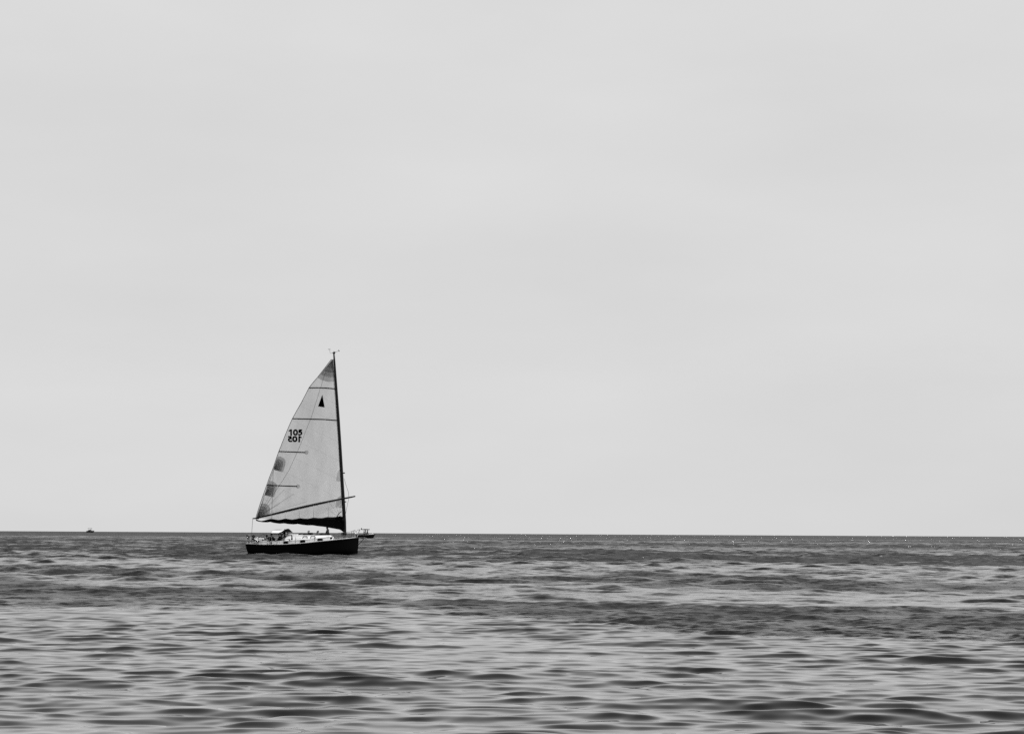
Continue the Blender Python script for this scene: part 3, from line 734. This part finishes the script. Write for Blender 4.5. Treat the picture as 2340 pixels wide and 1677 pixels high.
# leech line
MB().tube([SP(x, y, 0.0) for x, y in resample(LEECH, 60)], 0.024, 5).build('leech_line', 'ropedark', sail)
# class emblem: a plain dark triangle
tri = [(736.5, 901.2), (726.7, 928.6), (741.9, 930.8)]
rows = []
for j in range(8):
    s = j/7; rows.append([(tri[0][0]*(1-s)+(tri[1][0]*(1-u)+tri[2][0]*u)*s, tri[0][1]*(1-s)+(tri[1][1]*(1-u)+tri[2][1]*u)*s) for u in np.linspace(0, 1, 6)])
patch('emblem', rows, 0.03, 'letter', 'solid black triangle emblem')
# sail numbers
def number(x0, y0, x1, y1, flip):
    mb = MB(); lay = [0.030]
    def put(quads):
        lay[0] += 0.0015
        for a4 in quads:
            v = []
            for u, w in a4:
                if flip: u = 1-u
                v.append(tuple(SP(x0+(x1-x0)*u, y1+(y0-y1)*w, lay[0])))
            mb.add(v, [tuple(range(len(v)))])
    def stroke(pts, th):
        q = []
        for (ax, ay), (bx, by) in zip(pts[:-1], pts[1:]):
            dx, dy = (bx-ax)*2.3, by-ay; l = math.hypot(dx, dy); nx, ny = -dy/l*th/2/2.3, dx/l*th/2
            ex, ey = dx/l*th*0.2/2.3, dy/l*th*0.2
            q.append([(ax+nx-ex, ay+ny-ey), (bx+nx+ex, by+ny+ey), (bx-nx+ex, by-ny+ey), (ax-nx-ex, ay-ny-ey)])
        for k in q: put([k])
    T = 0.30
    stroke([(0.175, 0.0), (0.175, 0.98)], T); stroke([(0.02, 0.74), (0.14, 0.90)], T*0.8)
    stroke([(0.50+0.125*math.copysign(abs(math.cos(t))**0.8, math.cos(t)), 0.5+0.385*math.copysign(abs(math.sin(t))**0.8, math.sin(t))) for t in [2*PI*k/18 for k in range(19)]], T)
    stroke([(0.97, 0.885), (0.77, 0.885)], T*0.95); stroke([(0.785, 0.90), (0.775, 0.52)], T*0.9)
    stroke([(0.77, 0.55), (0.84, 0.61), (0.90, 0.58), (0.945, 0.48), (0.95, 0.34), (0.92, 0.19), (0.86, 0.115), (0.79, 0.10), (0.72, 0.14)], T*0.95)
    o_ = mb.build('sail_number', 'letter'); me = o_.data; bpy.data.objects.remove(o_)
    q = bpy.data.objects.new('sail_number', me); COL.objects.link(q); q.parent = sail
    q['label'] = 'mirrored black number 105' if flip else 'black number 105'
number(659.8, 981.2, 690.6, 994.6, False)
number(658.2, 996.5, 689.2, 1009.5, True)

# wishbone: two curved arms round the sail
for s in (-1, 1):
    pts = []
    for k in range(25):
        t = k/24; x = 582+(811.0-582)*t; y = 1184.5+(1133.6-1184.5)*t-2.2*math.sin(PI*t)*1.0
        lat = 0.35*(1-t)*1.0+s*0.95*math.sin(PI*min(max(t*0.98+0.01, 0), 1))**0.75*(1.0)
        if t > 0.97: lat = s*0.08
        p = L(x, y, lat if s < 0 else lat); pts.append(p)
    if s > 0:                                    # far arm at the same height as the near one
        pts = [Vector((q[0], (sail_y(q[0], q[2])+0.09 if 0.02 < i/24 < 0.9 else p.y), q[2])) for i, (p, q) in enumerate(zip(pts, near))]
    else: near = [tuple(p) for p in pts]
    MB().tube(pts, [0.055+0.02*math.sin(PI*k/24) for k in range(25)], 10).build('wishbone_boom', 'spar', boat)
ptube('boom_end', [(577.3, 1184.6), (581, 1184.0), (586, 1184.2), (592, 1184.5)], [0.05, 0.05, 0.06, 0.05], 'spar', 0.3)
ptube('mainsheet', [(577.6, 1185), (576, 1206), (574.8, 1228), (574.3, 1239)], 0.016, 'rope', 0.1)
for pts in (((786.4, 1093), (790, 1106), (796.5, 1125), (797.3, 1138)), ((797, 1139), (793.5, 1155), (789.6, 1174)), ((768, 1183), (774, 1173.5), (780.5, 1168))):
    ptube('control_line', pts, 0.014 if pts[0][0] > 780 else 0.03, 'ropedark' if pts[0][0] < 780 else 'rope', -0.25)
MB().tube([SP(624.4, 1072, 0.06), SP(623, 1115, 0.08), SP(621.5, 1160, 0.2), L(621.3, 1184, 0.0)], 0.015, 5).build('reef_line', 'ropedark', boat)
# sail cover cradle
TOP = [(584.8, 1186.0), (590, 1188.6), (596, 1190.0), (604, 1188.6), (612, 1186.4), (619.8, 1185.0), (630, 1186.8), (636, 1187.4), (642, 1186.8), (651.6, 1184.4), (662, 1186.2), (668, 1186.6), (676, 1185.4), (684, 1183.4), (694, 1184.5), (702, 1184.8), (709, 1183.8), (716.5, 1182.2), (727, 1183.2), (735, 1183.2), (742, 1182.0), (747.8, 1180.8), (757, 1181.2), (766, 1180.8), (773, 1179.6), (777.6, 1179.0), (783, 1181.0), (787.5, 1183)]
BOT = [(584.8, 1189.6), (590, 1191.2), (600, 1192.8), (610, 1193.2), (616.5, 1192.2), (625, 1194.4), (638, 1196.2), (648.6, 1195.4), (658, 1197), (670, 1197.8), (680, 1196.8), (690, 1198.8), (702, 1200), (713, 1199.8), (724, 1201.6), (746, 1204.0), (753.5, 1205.8), (765, 1207.8), (775.6, 1209.7), (780, 1212.2), (783, 1215.0), (787.5, 1217.5)]
rr = []
for px in np.linspace(584.8, 787.5, 110):
    yt, yb = lerp(TOP, px), lerp(BOT, px); t = (px-584.8)/203; w = 0.08+0.20*math.sin(PI*min(t*0.62+0.1, 1))
    if t > 0.9: w = 0.27-(t-0.9)*0.7
    a = L(px, yt, -w); b = L(px, yb, 0); h = a.z-b.z; x = a.x
    yc = 0.25*(1-t)
    pr = [(-w, 1.0), (-w*1.02, 0.72), (-w*0.85, 0.38), (-w*0.5, 0.12), (0, 0.0), (w*0.5, 0.12), (w*0.85, 0.38), (w*1.02, 0.72), (w, 1.0), (w*0.6, 0.80), (0, 0.70), (-w*0.6, 0.80)]
    fold = 0.012*math.sin(px*0.9)+0.01*math.sin(px*2.3)
    rr.append([(x, yc*0+y_+fold*(1 if y_ > 0 else -1), b.z+h*k) for y_, k in pr])
MB().rings(rr).build('sail_cover', 'canvas_black', boat)
for x, yt in ((619.8, 1174.5), (651.6, 1168.5), (684, 1160), (716.5, 1153), (750.5, 1146)):
    ptube('lazy_line', ((x, lerp(TOP, x)), (x-0.3, yt)), 0.012, 'lightgrey', -0.42)

# ------------------------------------------------------------------ people aboard
def on_boat(px, py, lat):
    return B.world(L(px, py, lat))
h = R(0)
person('person in a black jacket sitting in the cockpit under the pale awning', on_boat(619.6, 1242.6, -0.85), B.yaw+R(-60),
       dict(SIT, head=(0.02, 0, 0.71), elbow_l=(0.10, 0.36, 0.20), elbow_r=(0.10, -0.36, 0.20), wrist_l=(0.30, 0.42, 0.06), wrist_r=(0.30, -0.42, 0.06)), bulk=1.45, scale=1.06)
person('dark-clad person leaning forward beneath the front of the black spray hood', on_boat(637.5, 1240.5, -0.75), B.yaw+R(-15),
       dict(SIT, chest=(0.12, 0, 0.40), neck=(0.18, 0, 0.54), head=(0.24, 0, 0.68), wrist_l=(0.52, 0.20, 0.24), wrist_r=(0.52, -0.2, 0.24), elbow_l=(0.3, 0.3, 0.22), elbow_r=(0.3, -0.3, 0.22)), bulk=1.6, scale=1.05)
person('person half hidden behind another under the forward edge of the spray hood', on_boat(651.2, 1239.0, 0.5), B.yaw+R(170), dict(SIT), bulk=1.2)
person('person in a dark cap sitting on the cabin roof below the furled black sail cover', on_boat(748.5, 1224.6, -0.15), B.yaw+R(180),
       dict(SIT, chest=(-0.02, 0, 0.38), neck=(0.0, 0, 0.52), head=(0.03, 0, 0.65), knee_l=(0.42, 0.12, 0.20), knee_r=(0.42, -0.12, 0.14), ankle_l=(0.78, 0.12, 0.05), ankle_r=(0.80, -0.12, 0.05),
            elbow_l=(0.10, 0.26, 0.16), wrist_l=(0.30, 0.18, 0.16), elbow_r=(0.08, -0.26, 0.16), wrist_r=(0.28, -0.18, 0.17)), jacket='shirt', hat='cap', bulk=1.25, scale=1.12)

# ------------------------------------------------------------------ motor boats
def motorboat(px0, px1, Y, label, yaw, top=True, scale_h=1.0):
    fr = Frame((px0+px1)/2, Y, yaw)
    r = empty('motor_boat', fr.o, yaw); tag(r, label, 'motor boat')
    Ln = (px1-px0)*Y/F/math.cos(yaw); hb = Ln/2; bm = 0.15*Ln; k = Ln/7.0
    rr = []; deck = []
    for i in range(17):
        t = i/16; x = -hb+Ln*t
        b = bm*(0.9+0.1*math.sin(PI*t)) if t < 0.6 else bm*max(0.02, math.cos((t-0.6)/0.4*PI/2)**0.75)
        zs = k*(1.38+0.50*max(0, t-0.35)**1.4); zc = k*(0.02+0.45*max(0, t-0.6)**1.5); zk = -0.35*k+k*0.9*max(0, (t-0.7)/0.3)**2
        zk = min(zk, zs-0.1)
        zc = max(zc, zk+0.05)
        xb = x-0.9*k*max(0, (t-0.8)/0.2)**1.5*0.55
        rr.append([(x, -b, zs), (x*0.6+xb*0.4, -b*0.93, zc*0.4+zs*0.6), (xb, -b*0.8, zc), (xb, 0, zk), (xb, b*0.8, zc), (x*0.6+xb*0.4, b*0.93, zc*0.4+zs*0.6), (x, b, zs)])
        deck.append([(x, -b, zs), (x, -b*0.85, zs+0.05*k), (x, 0, zs+(0.16*k if t > 0.6 else -0.15*k)), (x, b*0.85, zs+0.05*k), (x, b, zs)])
    MB().rings(rr, closed=False).build('hull', 'black', r)
    MB().rings(deck[:-1], closed=False, caps=False).build('deck', 'white', r)
    return fr, r, Ln, k
fr, mbt, Ln, k = motorboat(815.5, 857.6, 960, 'small dark motor boat with a hardtop beyond the bow of the sailing boat', R(-6))
cz = 1.25*k
MB().box((0.45*k, 0, cz+0.30*k), (1.5*k, 0.9*k, 0.9*k), 0.1*k, taper=0.75).build('console', 'black', mbt)
MB().box((-0.75*k, 0, cz+0.25*k), (0.6*k, 0.9*k, 0.8*k), 0.08*k, taper=0.85).build('helm_seat', 'black', mbt)
MB().rings([[(0.55*k, -0.42*k, cz+0.95*k), (0.55*k, 0.42*k, cz+0.95*k), (0.35*k, 0.36*k, cz+1.45*k), (0.35*k, -0.36*k, cz+1.45*k)], [(0.59*k, -0.42*k, cz+0.95*k), (0.59*k, 0.42*k, cz+0.95*k), (0.39*k, 0.36*k, cz+1.45*k), (0.39*k, -0.36*k, cz+1.45*k)]], smooth=False).build('windscreen', 'glass', mbt)
ztop = fr.L(835, 1209.0, 0).z
x0, x1 = fr.L(826, 1209, 0).x, fr.L(844.5, 1209, 0).x
tp = MB().rings([[(x0+(x1-x0)*t, -w*k, ztop+0.14*k*math.sin(PI*min(max(t, .08), .92))-0.05*k*(1-t)), (x0+(x1-x0)*t, w*k, ztop+0.14*k*math.sin(PI*min(max(t, .08), .92))-0.05*k*(1-t)), (x0+(x1-x0)*t, w*k, ztop-0.22*k), (x0+(x1-x0)*t, -w*k, ztop-0.22*k)] for t, w in ((0, .7), (.1, .85), (.5, .95), (.85, .85), (1, .45))], smooth=False).build('hardtop', 'black', mbt)
for xx, x2 in ((0.0, -0.25), (0.75, 0.55)):
    for s in (-1, 1):
        MB().tube([(xx*k-0.1*k, s*0.6*k, cz), (x2*k, s*0.62*k, ztop)], 0.08, 6).build('hardtop_leg', 'black', mbt)
p = fr.L(825.6, 1209.5, -0.3)
fl = MB().tube([p, p+Vector((0.05, 0, 0.62*k))], 0.05, 5); fl.rings([[(p.x-0.22*k, p.y+y, p.z+0.05), (p.x+0.25*k, p.y+y, p.z+0.05), (p.x+0.2*k, p.y+y, p.z+0.45*k), (p.x+0.05, p.y+y, p.z+0.75*k)] for y in (-0.03, 0.03)], smooth=False)
fl.build('flag', 'black', mbt)
MB().tube([(-Ln/2-0.15*k, 0, cz+0.35*k), (-Ln/2-0.2*k, 0, cz+0.05*k), (-Ln/2-0.2*k, 0, -0.2*k)], [0.3*k, 0.28*k, 0.12*k], 10).build('outboard_engine', 'black', mbt)
for s in (-1, 1):
    MB().tube([(0.12*Ln, s*0.14*Ln*0.95, cz+0.1*k), (0.16*Ln, s*0.14*Ln*0.9, cz+0.42*k), (0.34*Ln, s*0.10*Ln, cz+0.60*k), (0.47*Ln, 0, cz+0.62*k)], 0.03, 5).build('bow_rail', 'steel', mbt)
p = fr.world((fr.L(832.2, 1220, -0.2).x, -0.5, 1.10))
person('dark figure standing at the helm of the hardtop motor boat', p, R(-6), STAND, hat='cap', bulk=1.4, scale=1.1)
p = fr.world((fr.L(838.6, 1220, -0.2).x, -0.5, 1.45))
person('second figure, sitting forward of the helmsman on the hardtop motor boat', p, R(-6), SIT, bulk=1.5, scale=1.15)

fr, mb2, Ln, k = motorboat(197.6, 215.8, 5000, 'tiny dark cabin motor boat on the far left horizon', R(-5))
k = Ln/9.0; cz = 1.3*k
cab = MB().rings([[(-0.35*Ln, y, cz-0.1) for y in (-1.3*k, 1.3*k)]+[(-0.30*Ln, y, cz+1.0*k) for y in (1.2*k, -1.2*k)], [(-0.10*Ln, y, cz-0.1) for y in (-1.3*k, 1.3*k)]+[(-0.10*Ln, y, cz+1.7*k) for y in (1.1*k, -1.1*k)],
                  [(0.10*Ln, y, cz-0.1) for y in (-1.2*k, 1.2*k)]+[(0.05*Ln, y, cz+1.2*k) for y in (1.0*k, -1.0*k)], [(0.3*Ln, y, cz) for y in (-0.8*k, 0.8*k)]+[(0.27*Ln, y, cz+0.35*k) for y in (0.7*k, -0.7*k)]], smooth=False)
cab.build('cabin', 'black', mb2)
MB().box((0.02*Ln, 0, cz+1.75*k), (0.12*Ln, 1.6*k, 1.1*k), 0.1*k).build('windscreen', 'canvas_white', mb2)
zt = fr.L(206, 1206.4, 0).z
MB().box((-0.07*Ln, 0, zt), (0.50*Ln, 2.2*k, 0.28*k), 0.08*k).build('canopy', 'grey', mb2)
for xx in (-0.28, 0.12):
    for s in (-1, 1): MB().tube([(xx*Ln, s*1.0*k, cz+0.5*k), (xx*Ln, s*1.0*k, zt)], 0.06*k, 6).build('canopy_post', 'grey', mb2)
MB().tube([(0.12*Ln, 0.9*k, cz+1.3*k), (0.42*Ln, 0.2*k, cz+1.25*k), (0.46*Ln, 0, cz+0.3*k)], 0.08*k, 6).build('bow_rail', 'steel', mb2)
